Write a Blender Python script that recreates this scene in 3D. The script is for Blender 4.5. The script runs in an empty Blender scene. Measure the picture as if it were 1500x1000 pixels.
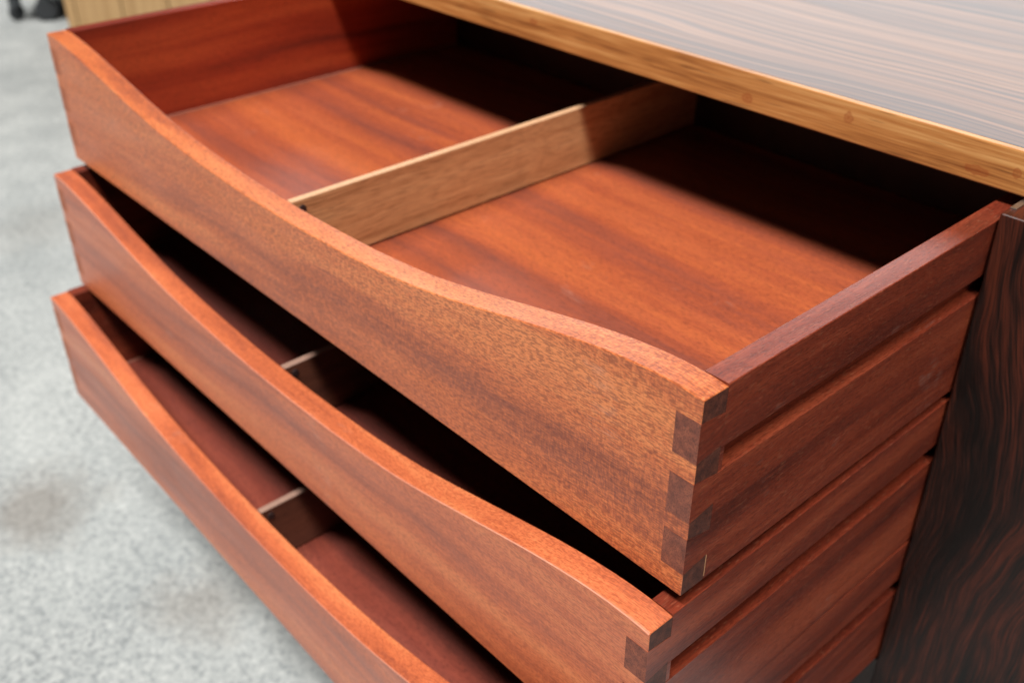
import bpy, bmesh, math, random
from mathutils import Matrix, Vector

scene = bpy.context.scene
COL = scene.collection
random.seed(4)

# ------------------------------------------------------------------ camera
# metres; x runs along the drawer fronts, y into the sideboard, z up;
# the origin is the right front top corner of the top drawer
cam_d = bpy.data.cameras.new('camera')
cam = bpy.data.objects.new('camera', cam_d)
COL.objects.link(cam)
cam.matrix_world = Matrix(((0.6651, -0.3968, 0.6326, 0.21433),
                           (0.7467, 0.3594, -0.5597, -0.30583),
                           (-0.0053, 0.8447, 0.5353, 0.26450),
                           (0, 0, 0, 1)))
cam_d.sensor_width = 36.0
cam_d.lens = 36.09
cam_d.shift_x = 0.00488
cam_d.shift_y = -0.00581
cam_d.clip_start = 0.01
cam_d.clip_end = 200
cam_d.dof.use_dof = True
cam_d.dof.focus_distance = 0.515
cam_d.dof.aperture_fstop = 7.2
cam_d.dof.aperture_blades = 8
scene.camera = cam

# ------------------------------------------------------------------ light
world = bpy.data.worlds.new('World')
scene.world = world
world.use_nodes = True
bg = world.node_tree.nodes['Background']
bg.inputs['Color'].default_value = (0.93, 0.97, 1.0, 1)
bg.inputs['Strength'].default_value = 0.05


def area(name, loc, target, sx, sy, power, col):
    d = bpy.data.lights.new(name, 'AREA')
    d.shape = 'RECTANGLE'
    d.size, d.size_y, d.energy, d.color = sx, sy, power, col
    o = bpy.data.objects.new(name, d)
    COL.objects.link(o)
    o.location = loc
    o.rotation_euler = (Vector(target) - Vector(loc)).to_track_quat('-Z', 'Y').to_euler()
    return o


# a long row of strip lights in the ceiling and a wide bright shop window behind the sideboard
area('ceiling_strip_light', (1.6, -5.0, 14.0), (0.6, 0.25, 0.0), 17.0, 1.0, 5000, (1.0, 0.975, 0.945))
area('rear_window_light', (-3.4, 5.6, 2.2), (-0.3, 0.3, 0.0), 8.0, 3.0, 185, (0.96, 0.97, 0.985))

vs = scene.view_settings
scene.display_settings.display_device = 'sRGB'
vs.view_transform = 'Standard'
vs.look = 'None'
vs.gamma = 1
vs.exposure = 0.0
vs.use_curve_mapping = False
scene.render.engine = 'CYCLES'
scene.cycles.diffuse_bounces = 1


# ------------------------------------------------------------------ materials
def s2l(r, g, b):
    f = lambda c: (c / 255 / 12.92) if c / 255 <= 0.04045 else ((c / 255 + 0.055) / 1.055) ** 2.4
    return (f(r), f(g), f(b), 1)


class NT:
    def __init__(self, name):
        self.m = bpy.data.materials.new(name)
        self.m.use_nodes = True
        self.t = self.m.node_tree
        self.t.nodes.clear()
        self.out = self.n('ShaderNodeOutputMaterial')
        self.b = self.n('ShaderNodeBsdfPrincipled')
        self.t.links.new(self.b.outputs[0], self.out.inputs[0])

    def n(self, typ, **kw):
        nd = self.t.nodes.new(typ)
        for k, v in kw.items():
            setattr(nd, k, v)
        return nd

    def set(self, sock, v):
        if isinstance(v, bpy.types.NodeSocket):
            self.t.links.new(v, sock)
        else:
            sock.default_value = v

    def math(self, op, a, b=0.0, clamp=False):
        nd = self.n('ShaderNodeMath', operation=op, use_clamp=clamp)
        self.set(nd.inputs[0], a)
        self.set(nd.inputs[1], b)
        return nd.outputs[0]

    def vmath(self, op, a, b):
        nd = self.n('ShaderNodeVectorMath', operation=op)
        self.set(nd.inputs[0], a)
        self.set(nd.inputs[1], b)
        return nd.outputs[0]

    def noise(self, vec, scale, detail=2.0, rough=0.5, dist=0.0):
        nd = self.n('ShaderNodeTexNoise')
        self.set(nd.inputs['Vector'], vec)
        nd.inputs['Scale'].default_value = scale
        nd.inputs['Detail'].default_value = detail
        nd.inputs['Roughness'].default_value = rough
        nd.inputs['Distortion'].default_value = dist
        return nd.outputs[0]

    def ramp(self, fac, stops, interp='LINEAR'):
        nd = self.n('ShaderNodeValToRGB')
        cr = nd.color_ramp
        cr.interpolation = interp
        while len(cr.elements) < len(stops):
            cr.elements.new(0.5)
        for e, (p, c) in zip(cr.elements, stops):
            e.position = p
            e.color = c if isinstance(c, (tuple, list)) else (c, c, c, 1)
        self.set(nd.inputs[0], fac)
        return nd.outputs[0]

    def mix(self, fac, a, b, blend='MIX'):
        nd = self.n('ShaderNodeMix', data_type='RGBA', blend_type=blend)
        self.set(nd.inputs[0], fac)
        self.set(nd.inputs[6], a)
        self.set(nd.inputs[7], b)
        return nd.outputs[2]

    def mapr(self, v, a, b, c, d):
        nd = self.n('ShaderNodeMapRange')
        self.set(nd.inputs[0], v)
        for i, q in enumerate((a, b, c, d)):
            nd.inputs[i + 1].default_value = q
        return nd.outputs[0]


def wood(name, dark, mid, light, axis=0, band=22.0, band_amt=1.0, pore=0.5, ripple=0.0, rough=0.4, coat=0.1,
         bump=0.12, warp=0.02, seed=0.0, pore_col=None, haze=0.0, streak=0.4, light_fleck=0.0, slope=0.0, scuff=0.0,
         pore_scale=(230.0, 1250.0), pore_at=0.50, fibre=0.5):
    """Straight-grained timber: the grain runs along the given axis of the object."""
    k = NT(name)
    tc = k.n('ShaderNodeTexCoord').outputs['Object']
    inf = k.n('ShaderNodeAttribute', attribute_type='OBJECT', attribute_name='grain').outputs['Fac']
    off = k.math('MULTIPLY', inf, 7.0)
    comb = k.n('ShaderNodeCombineXYZ')
    for i in range(3):
        k.set(comb.inputs[i], off)
    p = k.vmath('ADD', tc, comb.outputs[0])
    p = k.vmath('ADD', p, (seed, seed * 1.7, seed * 0.6))
    if slope:
        rot = k.n('ShaderNodeMapping')
        k.set(rot.inputs['Vector'], p)
        rot.inputs['Rotation'].default_value = (0, slope, 0)
        p = rot.outputs[0]
    # the grain wanders
    wn = k.n('ShaderNodeTexNoise')
    k.set(wn.inputs['Vector'], p)
    wn.inputs['Scale'].default_value = 5.0
    wn.inputs['Detail'].default_value = 1.5
    w = k.vmath('SUBTRACT', wn.outputs['Color'], (0.5, 0.5, 0.5))
    w = k.vmath('MULTIPLY', w, (warp, warp, warp))
    p = k.vmath('ADD', p, w)

    def along(a, c):
        v = [c, c, c]
        v[axis] = a
        return k.vmath('MULTIPLY', p, tuple(v))
    nb = k.noise(along(1.1, band), 1.0, 2.5, 0.55)
    ns = k.noise(along(5.0, band * 9), 1.0, 3.0, 0.6)
    npr = k.noise(along(*pore_scale), 1.0, 1.5, 0.5)
    nf = k.noise(along(14.0, 1500.0), 1.0, 2.0, 0.6)
    f = k.math('ADD', k.math('MULTIPLY', k.math('SUBTRACT', nb, 0.5), 1.5 * band_amt),
               k.math('MULTIPLY', k.math('SUBTRACT', ns, 0.5), streak))
    f = k.math('ADD', f, k.math('MULTIPLY', k.math('SUBTRACT', nf, 0.5), fibre))
    if ripple:
        nr = k.noise(along(760.0, 230.0), 1.0, 2.0, 0.6, 0.3)
        reg = k.mapr(k.noise(along(6.0, 9.0), 1.0, 1.0), 0.35, 0.6, 0.25, 1.0)
        f = k.math('ADD', f, k.math('MULTIPLY', k.math('MULTIPLY', k.math('SUBTRACT', nr, 0.5), ripple), reg))
    f = k.math('ADD', f, 0.5, clamp=True)
    col = k.ramp(f, [(0.12, dark), (0.5, mid), (0.86, light)])
    pm = k.mapr(npr, pore_at, pore_at + 0.15, 0.0, 1.0)
    pc = pore_col or tuple(c * 0.42 for c in dark[:3]) + (1,)
    col = k.mix(k.math('MULTIPLY', pm, pore), col, pc)
    if light_fleck:
        nl = k.noise(along(170.0, 1000.0), 1.0, 1.0)
        lm = k.mapr(nl, 0.62, 0.72, 0.0, light_fleck)
        col = k.mix(lm, col, s2l(226, 160, 120))
    if scuff:
        sc = k.noise(p, 14.0, 4.0, 0.7)
        fine = k.noise(along(60, 700), 1.0, 2.0)
        sm = k.math('MULTIPLY', k.mapr(sc, 0.62, 0.72, 0.0, 1.0), k.mapr(fine, 0.45, 0.65, 0.0, scuff))
        col = k.mix(sm, col, s2l(190, 165, 150))
    k.set(k.b.inputs['Base Color'], col)
    rv = k.mapr(k.noise(along(9.0, 60.0), 1.0, 3.0), 0.3, 0.7, rough - 0.06, rough + 0.08)
    k.set(k.b.inputs['Roughness'], rv)
    k.b.inputs['Coat Weight'].default_value = coat
    k.b.inputs['Coat Roughness'].default_value = 0.34
    if bump:
        h = k.math('ADD', k.math('MULTIPLY', pm, -1.0), k.math('MULTIPLY', ns, 0.6))
        bn = k.n('ShaderNodeBump')
        bn.inputs['Strength'].default_value = bump
        bn.inputs['Distance'].default_value = 0.0003
        k.set(bn.inputs['Height'], h)
        k.set(k.b.inputs['Normal'], bn.outputs[0])
    return k.m


M = {}
M['front'] = wood('mahogany_front', s2l(144, 70, 46), s2l(206, 108, 58), s2l(230, 136, 78), 0, band=34, band_amt=1.1,
                  pore=0.55, ripple=0.95, rough=0.42, coat=0.18, slope=0.06, scuff=0.2, pore_scale=(260.0, 1350.0), pore_at=0.45,
                  pore_col=s2l(104, 44, 24), fibre=0.7)
M['front_low'] = wood('mahogany_front_plain', s2l(150, 77, 54), s2l(200, 105, 64), s2l(220, 129, 80), 0, band=34, band_amt=1.25,
                      pore=0.45, ripple=0.5, rough=0.40, coat=0.3, slope=0.05, scuff=0.3, pore_scale=(260.0, 1350.0), pore_at=0.47,
                      pore_col=s2l(124, 54, 32), seed=5.0, fibre=0.7)
M['worn_highlight'] = wood('mahogany_worn_highlight', s2l(200, 112, 84), s2l(226, 146, 116), s2l(236, 166, 138), 0, pore=0.2, rough=0.45, coat=0.0)  # pale bevel strip: rubbed edge with its highlight line painted in
M['side'] = wood('mahogany_side', s2l(82, 31, 21), s2l(128, 52, 32), s2l(162, 76, 48), 1, band=34, band_amt=1.25,
                 pore=0.38, rough=0.36, coat=0.12, light_fleck=0.10, scuff=0.25, fibre=0.6)
M['side_dark'] = wood('mahogany_left_side', s2l(104, 34, 24), s2l(158, 54, 30), s2l(186, 76, 40), 1, band=34, band_amt=1.3,
                      pore=0.35, rough=0.36, coat=0.15)
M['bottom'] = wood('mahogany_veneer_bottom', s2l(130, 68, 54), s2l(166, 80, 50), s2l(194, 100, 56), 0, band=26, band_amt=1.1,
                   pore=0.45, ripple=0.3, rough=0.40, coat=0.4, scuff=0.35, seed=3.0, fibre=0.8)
M['bottom_low'] = wood('shaded_veneer_bottom', s2l(86, 41, 34), s2l(120, 55, 43), s2l(140, 67, 50), 0, band=26, band_amt=1.1,
                       pore=0.45, rough=0.42, coat=0.1, seed=8.0, fibre=0.6)  # floor veneer darkened in colour for the shade inside the lower drawers
M['endgrain'] = wood('mahogany_end_grain', s2l(66, 32, 23), s2l(94, 48, 35), s2l(118, 63, 45), 0, band=220, band_amt=1.0,
                     pore=0.6, rough=0.5, coat=0.0, bump=0.05)
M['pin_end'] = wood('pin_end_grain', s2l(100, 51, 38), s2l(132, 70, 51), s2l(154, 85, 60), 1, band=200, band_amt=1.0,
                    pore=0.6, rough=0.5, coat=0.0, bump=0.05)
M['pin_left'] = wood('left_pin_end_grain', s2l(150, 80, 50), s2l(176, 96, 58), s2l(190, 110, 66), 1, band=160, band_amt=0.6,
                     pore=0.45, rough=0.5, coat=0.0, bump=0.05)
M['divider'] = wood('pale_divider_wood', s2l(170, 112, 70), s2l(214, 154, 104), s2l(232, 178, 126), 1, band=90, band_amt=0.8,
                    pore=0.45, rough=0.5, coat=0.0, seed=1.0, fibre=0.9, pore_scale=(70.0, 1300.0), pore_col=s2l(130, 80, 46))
M['divider_shaded'] = wood('shaded_divider_wood', s2l(82, 46, 34), s2l(112, 64, 46), s2l(132, 80, 58), 1, band=60, band_amt=0.8,
                        pore=0.35, rough=0.5, coat=0.0, seed=2.0)  # lower dividers: shade of the drawer above put into the wood colour
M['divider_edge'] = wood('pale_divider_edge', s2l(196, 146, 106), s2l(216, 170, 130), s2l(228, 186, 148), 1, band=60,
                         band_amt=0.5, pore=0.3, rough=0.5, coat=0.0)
M['divider_edge_shaded'] = wood('shaded_divider_edge', s2l(130, 98, 84), s2l(158, 124, 108), s2l(176, 140, 122), 1, band=60,
                             band_amt=0.5, pore=0.3, rough=0.5, coat=0.0)  # their top edge, dulled to go with that painted shade
M['carcass'] = wood('dark_carcass_wood', s2l(30, 15, 10), s2l(44, 22, 15), s2l(56, 30, 20), 1, rough=0.5, pore=0.3)
M['oak'] = wood('pale_oak', s2l(160, 122, 78), s2l(192, 154, 106), s2l(206, 170, 122), 2, band=40, band_amt=0.9, pore=0.3,
                rough=0.5, coat=0.0)


def rosewood_top():
    k = NT('rosewood_top')
    tc = k.n('ShaderNodeTexCoord').outputs['Object']
    wn = k.n('ShaderNodeTexNoise')
    k.set(wn.inputs['Vector'], k.vmath('MULTIPLY', tc, (2.2, 5.0, 4.0)))
    wn.inputs['Scale'].default_value = 1.6
    wn.inputs['Detail'].default_value = 2.0
    w = k.vmath('MULTIPLY', k.vmath('SUBTRACT', wn.outputs['Color'], (0.5, 0.5, 0.5)), (0.05, 0.05, 0.0))
    p = k.vmath('ADD', tc, w)
    n1 = k.noise(k.vmath('MULTIPLY', p, (1.5, 190, 60)), 1.0, 4.0, 0.65)
    n2 = k.noise(k.vmath('MULTIPLY', p, (5.0, 620, 200)), 1.0, 3.0, 0.6)
    n3 = k.noise(k.vmath('MULTIPLY', p, (0.8, 14, 14)), 1.0, 2.0, 0.5)
    f = k.math('ADD', k.math('MULTIPLY', k.math('SUBTRACT', n1, 0.5), 2.1), k.math('MULTIPLY', k.math('SUBTRACT', n2, 0.5), 1.4))
    f = k.math('ADD', f, k.math('MULTIPLY', k.math('SUBTRACT', n3, 0.5), 0.5))
    f = k.math('ADD', f, 0.5, clamp=True)
    col = k.ramp(f, [(0.15, s2l(26, 18, 18)), (0.38, s2l(78, 50, 36)), (0.6, s2l(112, 76, 54)), (0.85, s2l(150, 108, 78))])
    k.set(k.b.inputs['Base Color'], col)
    k.set(k.b.inputs['Roughness'], k.mapr(n2, 0.3, 0.7, 0.32, 0.46))
    k.b.inputs['Coat Weight'].default_value = 0.5
    k.b.inputs['Coat Roughness'].default_value = 0.34
    return k.m


def sapwood_edge(knots):
    k = NT('sapwood_edge')
    tc = k.n('ShaderNodeTexCoord').outputs['Object']
    wn = k.n('ShaderNodeTexNoise')
    k.set(wn.inputs['Vector'], k.vmath('MULTIPLY', tc, (9, 30, 30)))
    wn.inputs['Scale'].default_value = 1.0
    w = k.vmath('MULTIPLY', k.vmath('SUBTRACT', wn.outputs['Color'], (0.5, 0.5, 0.5)), (0.0, 0.0035, 0.0035))
    p = k.vmath('ADD', tc, w)
    n1 = k.noise(k.vmath('MULTIPLY', p, (5, 190, 190)), 1.0, 4.0, 0.65)
    n2 = k.noise(k.vmath('MULTIPLY', p, (22, 900, 900)), 1.0, 2.0, 0.5)
    f = k.math('ADD', k.math('SUBTRACT', n1, 0.5), k.math('MULTIPLY', k.math('SUBTRACT', n2, 0.5), 0.5))
    f = k.math('ADD', k.math('MULTIPLY', f, 1.5), 0.5, clamp=True)
    col = k.ramp(f, [(0.1, s2l(128, 74, 34)), (0.45, s2l(190, 128, 68)), (0.8, s2l(220, 166, 102))])
    dk = k.mapr(k.noise(k.vmath('MULTIPLY', p, (26, 520, 520)), 1.0, 1.0), 0.66, 0.78, 0.0, 0.6)
    col = k.mix(dk, col, s2l(72, 38, 18))
    sep = k.n('ShaderNodeSeparateXYZ')
    k.set(sep.inputs[0], tc)
    wob = k.math('MULTIPLY', k.math('SUBTRACT', k.noise(tc, 260.0, 3.0), 0.5), 1.1)
    for (kx, kz, rx, rz) in knots:
        dx = k.math('DIVIDE', k.math('SUBTRACT', sep.outputs[0], kx), rx)
        dz = k.math('DIVIDE', k.math('SUBTRACT', sep.outputs[2], kz), rz)
        d = k.math('SQRT', k.math('ADD', k.math('MULTIPLY', dx, dx), k.math('MULTIPLY', dz, dz)))
        d = k.math('ADD', d, wob)
        m = k.ramp(d, [(0.0, 0.62), (0.3, 0.3), (0.6, 0.36), (0.8, 0.55), (1.0, 0.0)])
        col = k.mix(m, col, s2l(150, 66, 28))
    k.set(k.b.inputs['Base Color'], col)
    k.b.inputs['Roughness'].default_value = 0.42
    k.b.inputs['Coat Weight'].default_value = 0.15
    return k.m


def rosewood_door():
    k = NT('rosewood_door')
    tc = k.n('ShaderNodeTexCoord').outputs['Object']
    wn = k.n('ShaderNodeTexNoise')
    k.set(wn.inputs['Vector'], k.vmath('MULTIPLY', tc, (4.5, 4, 2.4)))
    wn.inputs['Scale'].default_value = 1.3
    wn.inputs['Detail'].default_value = 3.0
    w = k.vmath('MULTIPLY', k.vmath('SUBTRACT', wn.outputs['Color'], (0.5, 0.5, 0.5)), (0.13, 0.0, 0.0))
    p = k.vmath('ADD', tc, w)
    n1 = k.noise(k.vmath('MULTIPLY', p, (110, 20, 7.0)), 1.0, 6.0, 0.75)
    n2 = k.noise(k.vmath('MULTIPLY', p, (700, 60, 30)), 1.0, 3.0, 0.6)
    n4 = k.noise(k.vmath('MULTIPLY', p, (16, 5, 3)), 1.0, 3.0, 0.6)
    f = k.math('ADD', k.math('MULTIPLY', k.math('SUBTRACT', n1, 0.5), 1.5), k.math('MULTIPLY', k.math('SUBTRACT', n2, 0.5), 0.9))
    f = k.math('ADD', f, k.math('MULTIPLY', k.math('SUBTRACT', n4, 0.5), 1.3))
    f = k.math('ADD', f, 0.5, clamp=True)
    col = k.ramp(f, [(0.2, s2l(14, 8, 6)), (0.42, s2l(38, 17, 11)), (0.64, s2l(72, 31, 19)), (1.0, s2l(98, 43, 25))])
    k.set(k.b.inputs['Base Color'], col)
    k.set(k.b.inputs['Roughness'], k.mapr(n2, 0.3, 0.7, 0.36, 0.46))
    k.b.inputs['Specular IOR Level'].default_value = 0.3
    k.b.inputs['Coat Weight'].default_value = 0.0
    k.b.inputs['Coat Roughness'].default_value = 0.25
    return k.m


def concrete():
    k = NT('polished_concrete')
    tc = k.n('ShaderNodeTexCoord').outputs['Object']
    big = k.noise(tc, 2.1, 4.0, 0.6)
    mid = k.noise(tc, 11.0, 4.0, 0.6)
    fine = k.noise(tc, 95.0, 3.0, 0.7)
    grit = k.noise(tc, 210.0, 2.0, 0.6)
    f = k.math('ADD', k.math('MULTIPLY', k.math('SUBTRACT', big, 0.5), 0.7), k.math('MULTIPLY', k.math('SUBTRACT', mid, 0.5), 0.35))
    f = k.math('ADD', f, k.math('MULTIPLY', k.math('SUBTRACT', fine, 0.5), 1.2))
    f = k.math('ADD', f, k.math('MULTIPLY', k.math('SUBTRACT', grit, 0.5), 0.6))
    f = k.math('ADD', f, 0.5, clamp=True)
    col = k.ramp(f, [(0.1, s2l(112, 117, 119)), (0.4, s2l(155, 159, 158)), (0.6, s2l(172, 175, 173)), (0.9, s2l(192, 195, 191))])
    patch = k.mapr(k.noise(tc, 7.0, 3.0), 0.45, 0.65, 0.0, 1.0)
    dots = k.mapr(k.noise(tc, 140.0, 1.5), 0.53, 0.64, 0.0, 0.6)
    col = k.mix(k.math('MULTIPLY', patch, dots), col, s2l(104, 108, 110))
    # old brown stains on the slab
    sep = k.n('ShaderNodeSeparateXYZ')
    k.set(sep.inputs[0], tc)
    wob = k.math('MULTIPLY', k.math('SUBTRACT', k.noise(tc, 14.0, 4.0, 0.65), 0.5), 1.6)
    for (sx, sy, r, a) in STAINS:
        dx = k.math('SUBTRACT', sep.outputs[0], sx)
        dy = k.math('SUBTRACT', sep.outputs[1], sy)
        d = k.math('DIVIDE', k.math('SQRT', k.math('ADD', k.math('MULTIPLY', dx, dx), k.math('MULTIPLY', dy, dy))), r)
        d = k.math('ADD', d, wob)
        col = k.mix(k.mapr(d, 0.25, 1.1, a, 0.0), col, s2l(112, 100, 88))
    k.set(k.b.inputs['Base Color'], col)
    k.set(k.b.inputs['Roughness'], k.mapr(mid, 0.3, 0.7, 0.42, 0.6))
    bn = k.n('ShaderNodeBump')
    bn.inputs['Strength'].default_value = 0.2
    bn.inputs['Distance'].default_value = 0.001
    k.set(bn.inputs['Height'], fine)
    k.set(k.b.inputs['Normal'], bn.outputs[0])
    return k.m


def plain(name, col, rough, metal=0.0):
    k = NT(name)
    tc = k.n('ShaderNodeTexCoord').outputs['Object']
    n = k.noise(tc, 180.0, 3.0)
    c2 = tuple(c * 0.75 for c in col[:3]) + (1,)
    k.set(k.b.inputs['Base Color'], k.mix(n, c2, col))
    k.set(k.b.inputs['Roughness'], k.mapr(n, 0.3, 0.7, rough - 0.05, rough + 0.1))
    k.b.inputs['Metallic'].default_value = metal
    return k.m


M['top'] = rosewood_top()
M['door'] = rosewood_door()
M['metal'] = plain('hinge_steel', (0.62, 0.62, 0.58, 1), 0.34, 1.0)
M['rubber'] = plain('black_rubber', s2l(54, 57, 60), 0.55)
M['castor_metal'] = plain('grey_castor_metal', s2l(92, 96, 100), 0.4, 0.6)
M['bead'] = plain('worn_glue_bead', s2l(186, 124, 104), 0.45)
M['glue'] = plain('pale_glue_line', s2l(214, 160, 116), 0.6)
M['peg'] = plain('dark_peg', s2l(58, 40, 38), 0.5)

FLOOR_Z = -0.62


# ------------------------------------------------------------------ mesh helpers
def new_obj(name, bm, mats, parent=None, smooth=False):
    me = bpy.data.meshes.new(name)
    bmesh.ops.recalc_face_normals(bm, faces=bm.faces)
    bm.to_mesh(me)
    bm.free()
    for m in (mats if isinstance(mats, (list, tuple)) else [mats]):
        me.materials.append(m)
    if smooth:
        for p in me.polygons:
            p.use_smooth = True
    o = bpy.data.objects.new(name, me)
    o['grain'] = random.random()      # where in the log this piece was cut
    COL.objects.link(o)
    if parent:
        o.parent = parent
    return o


def box_bm(x0, x1, y0, y1, z0, z1, bevel=0.0006, seg=2):
    bm = bmesh.new()
    bmesh.ops.create_cube(bm, size=1.0)
    for v in bm.verts:
        v.co = Vector((x0 if v.co.x < 0 else x1, y0 if v.co.y < 0 else y1, z0 if v.co.z < 0 else z1))
    if bevel:
        bmesh.ops.bevel(bm, geom=list(bm.edges), offset=bevel, segments=seg, profile=0.6, affect='EDGES')
    return bm


def box(name, x0, x1, y0, y1, z0, z1, mats, parent=None, bevel=0.0006):
    return new_obj(name, box_bm(x0, x1, y0, y1, z0, z1, bevel), mats, parent)


def loft(rings, cap=True):
    """Closed rings of equal length, joined in order."""
    bm = bmesh.new()
    vr = [[bm.verts.new(c) for c in r] for r in rings]
    n = len(rings[0])
    for a, b in zip(vr[:-1], vr[1:]):
        for i in range(n):
            bm.faces.new((a[i], a[(i + 1) % n], b[(i + 1) % n], b[i]))
    if cap:
        bm.faces.new(list(reversed(vr[0])))
        bm.faces.new(vr[-1])
    return bm


def empty(name, loc, rot=(0, 0, 0)):
    o = bpy.data.objects.new(name, None)
    COL.objects.link(o)
    o.location = loc
    o.rotation_euler = rot
    o.empty_display_size = 0.05
    return o


def tag(o, label, cat, group=None):
    o['label'] = label
    o['category'] = cat
    if group:
        o['group'] = group
    return o


# ------------------------------------------------------------------ the floor
STAINS = [(-0.93, -0.10, 0.09, 0.5), (-0.64, -0.02, 0.07, 0.4), (-1.74, 0.21, 0.13, 0.2)]
M['concrete'] = concrete()
bm = bmesh.new()
bmesh.ops.create_grid(bm, x_segments=2, y_segments=2, size=14.0)
fl = new_obj('floor', bm, M['concrete'])
fl.location = (0, 0, FLOOR_Z)
fl['kind'] = 'structure'
fl['label'] = 'pale grey speckled concrete floor with brown stains'

# ------------------------------------------------------------------ dimensions
W = 0.76          # drawer width
H = 0.1211        # drawer height
TF = 0.0176       # thickness of a drawer front
TS = 0.0143       # thickness of a drawer side
YD = 0.262        # plane of the door front
YT = 0.287        # front edge of the top board
ZT = 0.0088       # underside of the top board
TT = 0.0262       # thickness of the top board
GZ0, GZ1 = -0.0505, -0.0368    # runner groove in the drawer sides
DEPTH = 0.475

# ------------------------------------------------------------------ the sideboard
sb = empty('sideboard', (-0.2, 0.5, FLOOR_Z))
tag(sb, 'dark rosewood sideboard with pale sapwood front edge, its three drawers pulled out', 'sideboard')


def part(o, parent=None):
    """Parent to the sideboard and keep the place."""
    o.parent = parent or sb
    o.location = Vector(o.location) - (sb.location if not parent else Vector((0, 0, 0)))
    return o


XL, XR, YB = -0.80, 0.62, 0.76
# top board: veneered panel plus a solid front lipping
part(box('top_board', XL - 0.01, XR, YT + 0.00585, YB, ZT, ZT + TT, M['top'], None, 0.0002))
kn = [(-0.198, ZT + 0.008, 0.0046, 0.0042), (-0.118, ZT + 0.016, 0.004, 0.0045), (-0.028, ZT + 0.0075, 0.0085, 0.0034),
      (-0.0045, ZT + 0.0125, 0.003, 0.0032), (-0.42, ZT + 0.017, 0.005, 0.003)]
M['edge'] = sapwood_edge(kn)
part(box('front_lipping', XL - 0.01, XR, YT, YT + 0.0058, ZT, ZT + TT + 0.0001, M['edge'], None, 0.0009))
# carcass
part(box('end_panel', XL, -W - 0.006, YT + 0.004, YB - 0.012, -0.42, ZT - 0.0005, M['carcass'], None))
part(box('partition', 0.004, 0.024, YD + 0.024, YB - 0.012, -0.42, ZT - 0.0005, M['carcass'], None))
part(box('end_panel', XR - 0.03, XR - 0.01, YT + 0.004, YB - 0.012, -0.42, ZT - 0.0005, M['carcass'], None))
part(box('back_panel', XL, XR - 0.01, YB - 0.0115, YB - 0.002, -0.42, ZT - 0.0005, M['carcass'], None))
part(box('base_panel', -W - 0.0055, XR - 0.031, YT + 0.004, YB - 0.0125, -0.42, -0.40, M['carcass'], None))
# door with its knife hinge let into the top edge
bm = box_bm(0.0016, XR - 0.012, YD, YD + 0.0225, -0.415, 0.0064, 0.0016, 3)
door = part(new_obj('door', bm, M['door']))
door['label'] = 'dark figured rosewood door with rounded edges'
hg = box('hinge', 0.0024, 0.0062, YD + 0.0095, YD + 0.05, 0.0060, 0.0074, M['metal'], None, 0.0003)
hg.parent = door
part(box('base_rail', -W - 0.0055, 0.0012, YD + 0.004, YD + 0.024, -0.47, -0.378, M['carcass'], None))
# legs
for lx in (XL + 0.06, XR - 0.08):
    for ly in (YT + 0.06, YB - 0.06):
        rings = []
        for z, r in ((FLOOR_Z, 0.012), (FLOOR_Z + 0.01, 0.014), (-0.45, 0.022), (-0.421, 0.022)):
            rings.append([(lx + r * math.cos(a * math.pi / 8), ly + r * math.sin(a * math.pi / 8), z) for a in range(16)])
        part(new_obj('leg', loft(rings), M['carcass']))

# ------------------------------------------------------------------ drawers
SCOOP = [(0, 1), (.06, .972), (.113, .905), (.1625, .785), (.2, .635), (.23, .49), (.272, .28), (.305, .13), (.334, .035),
         (.356, 0.0), (.39, 0.0)]


def scoop(x):
    u = abs(x) if x > 0 else max(0.0, abs(x) + 0.004 * min(1.0, abs(x) / 0.2) - 0.030 * max(0.0, (abs(x) - 0.1) / 0.28))
    P = [(-SCOOP[1][0], SCOOP[1][1])] + SCOOP + [(0.42, 0.0)]
    for i in range(1, len(P) - 2):
        if P[i][0] <= u <= P[i + 1][0]:
            (xa, ya), (xb, yb), (xc, yc), (xd, yd) = P[i - 1], P[i], P[i + 1], P[i + 2]
            t = (u - xb) / (xc - xb)
            m0 = (yc - ya) / (xc - xa) * (xc - xb)
            m1 = (yd - yb) / (xd - xb) * (xc - xb)
            return (yb * (2 * t**3 - 3 * t**2 + 1) + m0 * (t**3 - 2 * t**2 + t) + yc * (-2 * t**3 + 3 * t**2) + m1 * (t**3 - t**2))
    return 0.0


PINS = [(-.0138, -.0370, -.0157, -.0346), (-.0487, -.0728, -.0512, -.0697), (-.0835, -.1063, -.0870, -.1036)]


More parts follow.
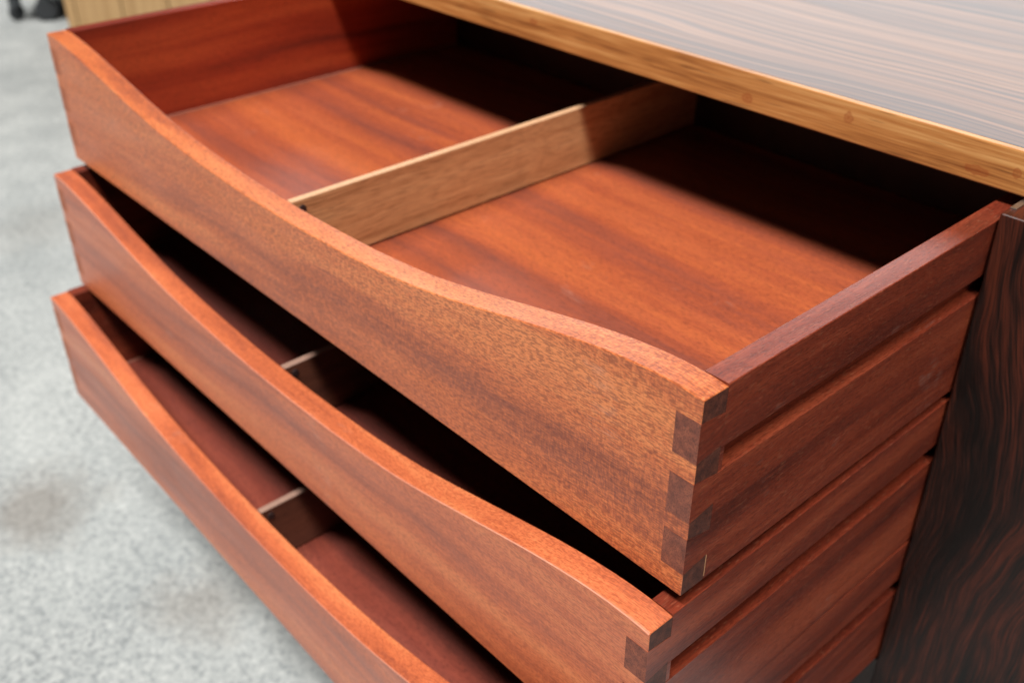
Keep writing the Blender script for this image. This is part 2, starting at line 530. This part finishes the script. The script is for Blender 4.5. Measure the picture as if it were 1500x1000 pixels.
def front_mesh(worn_highlight=False):
    c, ci = (0.0010 if worn_highlight else 0.0006), 0.0006
    xs = [-W / 2 + W * i / 110 for i in range(111)]
    xs = [xs[0], xs[0] + 0.0004] + xs[1:-1] + [xs[-1] - 0.0004, xs[-1]]
    rings = []
    for i, x in enumerate(xs):
        e = 0.0004 if i in (0, len(xs) - 1) else 0.0
        zt = H - 0.0428 * max(0.0, scoop(x)) - e - 0.0011 * max(0.0, 1 - (W / 2 - abs(x)) / 0.016) ** 2
        ya, yb, zb = e, TF - e * 0, 0.0 + e
        rings.append([(x, ya + c, zb), (x, yb - ci, zb), (x, yb, zb + ci), (x, yb, zt - ci), (x, yb - ci * 0.4, zt - ci * 0.25),
                      (x, yb - ci * 1.3, zt), (x, ya + c * 1.25, zt), (x, ya + c * 0.35, zt - c * 0.3), (x, ya, zt - c), (x, ya, zb + c)])
    bm = loft(rings)
    for f in bm.faces:
        if len(f.verts) == 10:
            f.material_index = 1
        elif worn_highlight and all(v.co.y < c * 0.5 and v.co.z > 0.03 for v in f.verts) and f.calc_area() > 0 and \
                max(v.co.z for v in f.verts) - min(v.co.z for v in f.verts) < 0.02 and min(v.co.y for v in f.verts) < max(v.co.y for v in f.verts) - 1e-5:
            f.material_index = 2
    return bm


def side_mesh(sgn):
    """Extruded along y; the runner groove starts behind the dovetails."""
    xo, xi = sgn * W / 2, sgn * (W / 2 - TS)
    g = sgn * (W / 2 - 0.0075)
    z0, z1 = H + GZ0, H + GZ1
    b = 0.0006 * sgn
    q = 0.0006

    def ring(y, deep):
        xg = g if deep else xo - b * 0.2
        return [(xi, y, 0.0), (xo - b, y, 0.0), (xo, y, q), (xo, y, z0 - 0.0008), (xo - b * 1.3, y, z0), (xg, y, z0), (xg, y, z1),
                (xo - b, y, z1), (xo, y, z1 + q), (xo, y, H - q), (xo - b * 0.3, y, H - q * 0.3), (xo - b, y, H), (xi + b, y, H),
                (xi + b * 0.3, y, H - q * 0.3), (xi, y, H - q)]
    rings = [ring(TF + 0.00012, False), ring(TF + 0.0030, False), ring(TF + 0.0034, True)]
    rings += [ring(TF + 0.02, True), ring(DEPTH * 0.5, True), ring(DEPTH, True)]
    return loft(rings)


DATA = {}


def make_drawer(loc, rot, label):
    """Root at the bottom centre of the drawer, under its front edge line shifted to the door plane."""
    r = empty('drawer', loc, rot)
    tag(r, label, 'drawer', 'open drawers of the sideboard')
    yf = DATA['yf']          # local y of the outer front face

    def add(name, key, mats, build, parent=None, smooth=False):
        if key not in DATA:
            o = new_obj(name, build(), mats, parent or r, smooth)
            DATA[key] = o.data
        else:
            o = bpy.data.objects.new(name, DATA[key])
            COL.objects.link(o)
            o.parent = parent or r
        o['grain'] = parent['grain'] if parent else random.random()
        if not parent:
            o.location = (0, yf, 0)
        return o

    low = loc[2] < -0.2
    if low:
        fr = add('front_panel', 'front_low', [M['front_low'], M['endgrain'], M['worn_highlight']], lambda: front_mesh(True))
    else:
        fr = add('front_panel', 'front', [M['front'], M['endgrain']], front_mesh)
    for s in (1, -1):
        sd = add('side_panel', 'side%d%d' % (s, low), M['side'] if s > 0 or low else M['side_dark'], lambda: side_mesh(s))
        for k, (a, b, c, d) in enumerate(PINS):
            def pin():
                p = 0.00013
                xa, xb = s * (W / 2 - TS), s * (W / 2 + p)
                bm = loft([[(x, -p, H + a), (x, TF, H + c), (x, TF, H + d), (x, -p, H + b)] for x in (xa, xb)])
                for f in bm.faces:
                    f.normal_update()
                    if all(abs(v.co.y + p) < 1e-6 for v in f.verts):
                        f.material_index = 1
                return bm
            add('dovetail_pin', 'pin%d%d' % (s, k), [M['side'], M['pin_end']] if s > 0 else [M['front'], M['pin_left']], pin, sd)
    # pale glue showing at the back of two tails
    for k, (za, zb, yy) in enumerate(((-0.1185, -0.1040, TF - 0.0001),) if not low else ()):
        add('glue_line', 'glue%d' % k, M['glue'],
            lambda: box_bm(W / 2 - 0.002, W / 2 + 0.00018, yy, yy + 0.00045, H + za, H + zb, 0), fr)
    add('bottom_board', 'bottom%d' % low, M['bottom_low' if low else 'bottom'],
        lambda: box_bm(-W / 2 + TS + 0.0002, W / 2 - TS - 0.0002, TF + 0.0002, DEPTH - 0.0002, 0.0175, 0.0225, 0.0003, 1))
    add('back_panel', 'back', M['carcass'],
        lambda: box_bm(-W / 2 + TS + 0.0003, W / 2 - TS - 0.0003, DEPTH - 0.011, DEPTH, 0.0227, 0.085, 0.0006))  # drawer back given the dark wood to stand in for deep shade
    add('bead', 'bead', M['bead'],
        lambda: box_bm(-W / 2 + TS, -W / 2 + TS + 0.0014, TF + 0.001, DEPTH - 0.0112, 0.0224, 0.0236, 0.0003, 1))

    def div():
        bm = box_bm(-0.0050, 0.0012, TF + 0.0004, DEPTH - 0.0112, 0.0240, H - 0.0425, 0.0005, 1)
        for f in bm.faces:
            f.normal_update()
            if f.normal.z > 0.6:
                f.material_index = 1
        return bm
    dv = add('divider', 'div%d' % low, [M['divider_shaded' if low else 'divider'], M['divider_edge_shaded' if low else 'divider_edge']], div)
    pg = add('peg', 'peg', M['peg'], lambda: loft(
        [[(x, TF + 0.0085 + r_ * math.cos(t * math.pi / 7), H - 0.0500 + r_ * 1.1 * math.sin(t * math.pi / 7)) for t in range(14)]
         for x, r_ in ((0.0008, 0.0030), (0.0021, 0.0030), (0.0024, 0.0024))]), dv)
    return r


Y2, Z2, Y3, Z3 = -0.0239, -0.1288, -0.0597, -0.2530
DATA['yf'] = -YD
make_drawer((-W / 2, YD, -H), (-0.0029, 0, -0.0031), 'top drawer, pulled out least, with lit red floor and pale divider')
DATA['yf'] = Y2 - YD
make_drawer((-W / 2, YD, Z2 - H), (0, 0, 0), 'middle drawer between the other two, its inside nearly black in shade')
DATA['yf'] = Y3 - YD
make_drawer((-W / 2, YD - 0.001, Z3 - H), (0.0036, 0, -0.0132), 'bottom drawer, lowest and pulled out furthest, over the concrete floor')

# runners inside the carcass, riding in the drawer grooves
for zt in (0.0, Z2, Z3):
    for xa, xb in ((-0.0060, 0.0042), (-W - 0.0062, -W + 0.006)):
        part(box('runner', xa, xb, YD + 0.030, YB - 0.05, zt + GZ0 - 0.0002, zt + GZ1 - 0.0012, M['carcass'], None))

# ------------------------------------------------------------------ things on the floor beyond
cb = empty('storage_cabinet', (-3.017, 0.782, FLOOR_Z), (0, 0, math.radians(40)))
tag(cb, 'pale upright wooden cabinet standing on the floor behind the drawers', 'cabinet')
cw, chh, cd = 0.90, 0.80, 0.42
o = box('body', 0, cw, 0.020, cd, 0.0, chh, M['oak'], cb, 0.002)
xx = 0.0
for wd in (0.035, 0.150, 0.150, 0.150, 0.150, 0.150, 0.115):
    box('board', xx + 0.0022, xx + wd - 0.0022, 0.0, 0.0198, 0.001, chh, M['oak'], cb, 0.002)
    xx += wd

ct = empty('castor_trolley', (-3.18, 0.782, FLOOR_Z), (0, 0, math.radians(48)))
tag(ct, 'low dark trolley on castors, on the floor left of the pale cabinet', 'trolley')
box('deck', -0.12, 0.30, -0.03, 0.42, 0.088, 0.112, M['rubber'], ct, 0.004)


def castor(x, y, ang, r0, hw):
    rings = []
    for t, r in ((-hw, r0 * 0.65), (-hw * 0.8, r0), (hw * 0.8, r0), (hw, r0 * 0.65)):
        ring = []
        for a in range(18):
            u = r * math.cos(a * math.pi / 9)
            ring.append((x + u * math.cos(ang) - t * math.sin(ang), y + u * math.sin(ang) + t * math.cos(ang),
                         r0 + r * math.sin(a * math.pi / 9)))
        rings.append(ring)
    cs = new_obj('castor', loft(rings), M['rubber'], ct)
    st = box('fork', x - 0.014, x + 0.014, y - 0.014, y + 0.014, r0 * 1.6, 0.0875, M['castor_metal'], None, 0.002)
    st.parent = cs


castor(0.0, 0.0, 0.25, 0.034, 0.016)
castor(-0.095, 0.0, 1.2, 0.026, 0.009)
castor(0.27, 0.38, 0.4, 0.034, 0.016)
castor(-0.095, 0.38, 0.9, 0.026, 0.009)
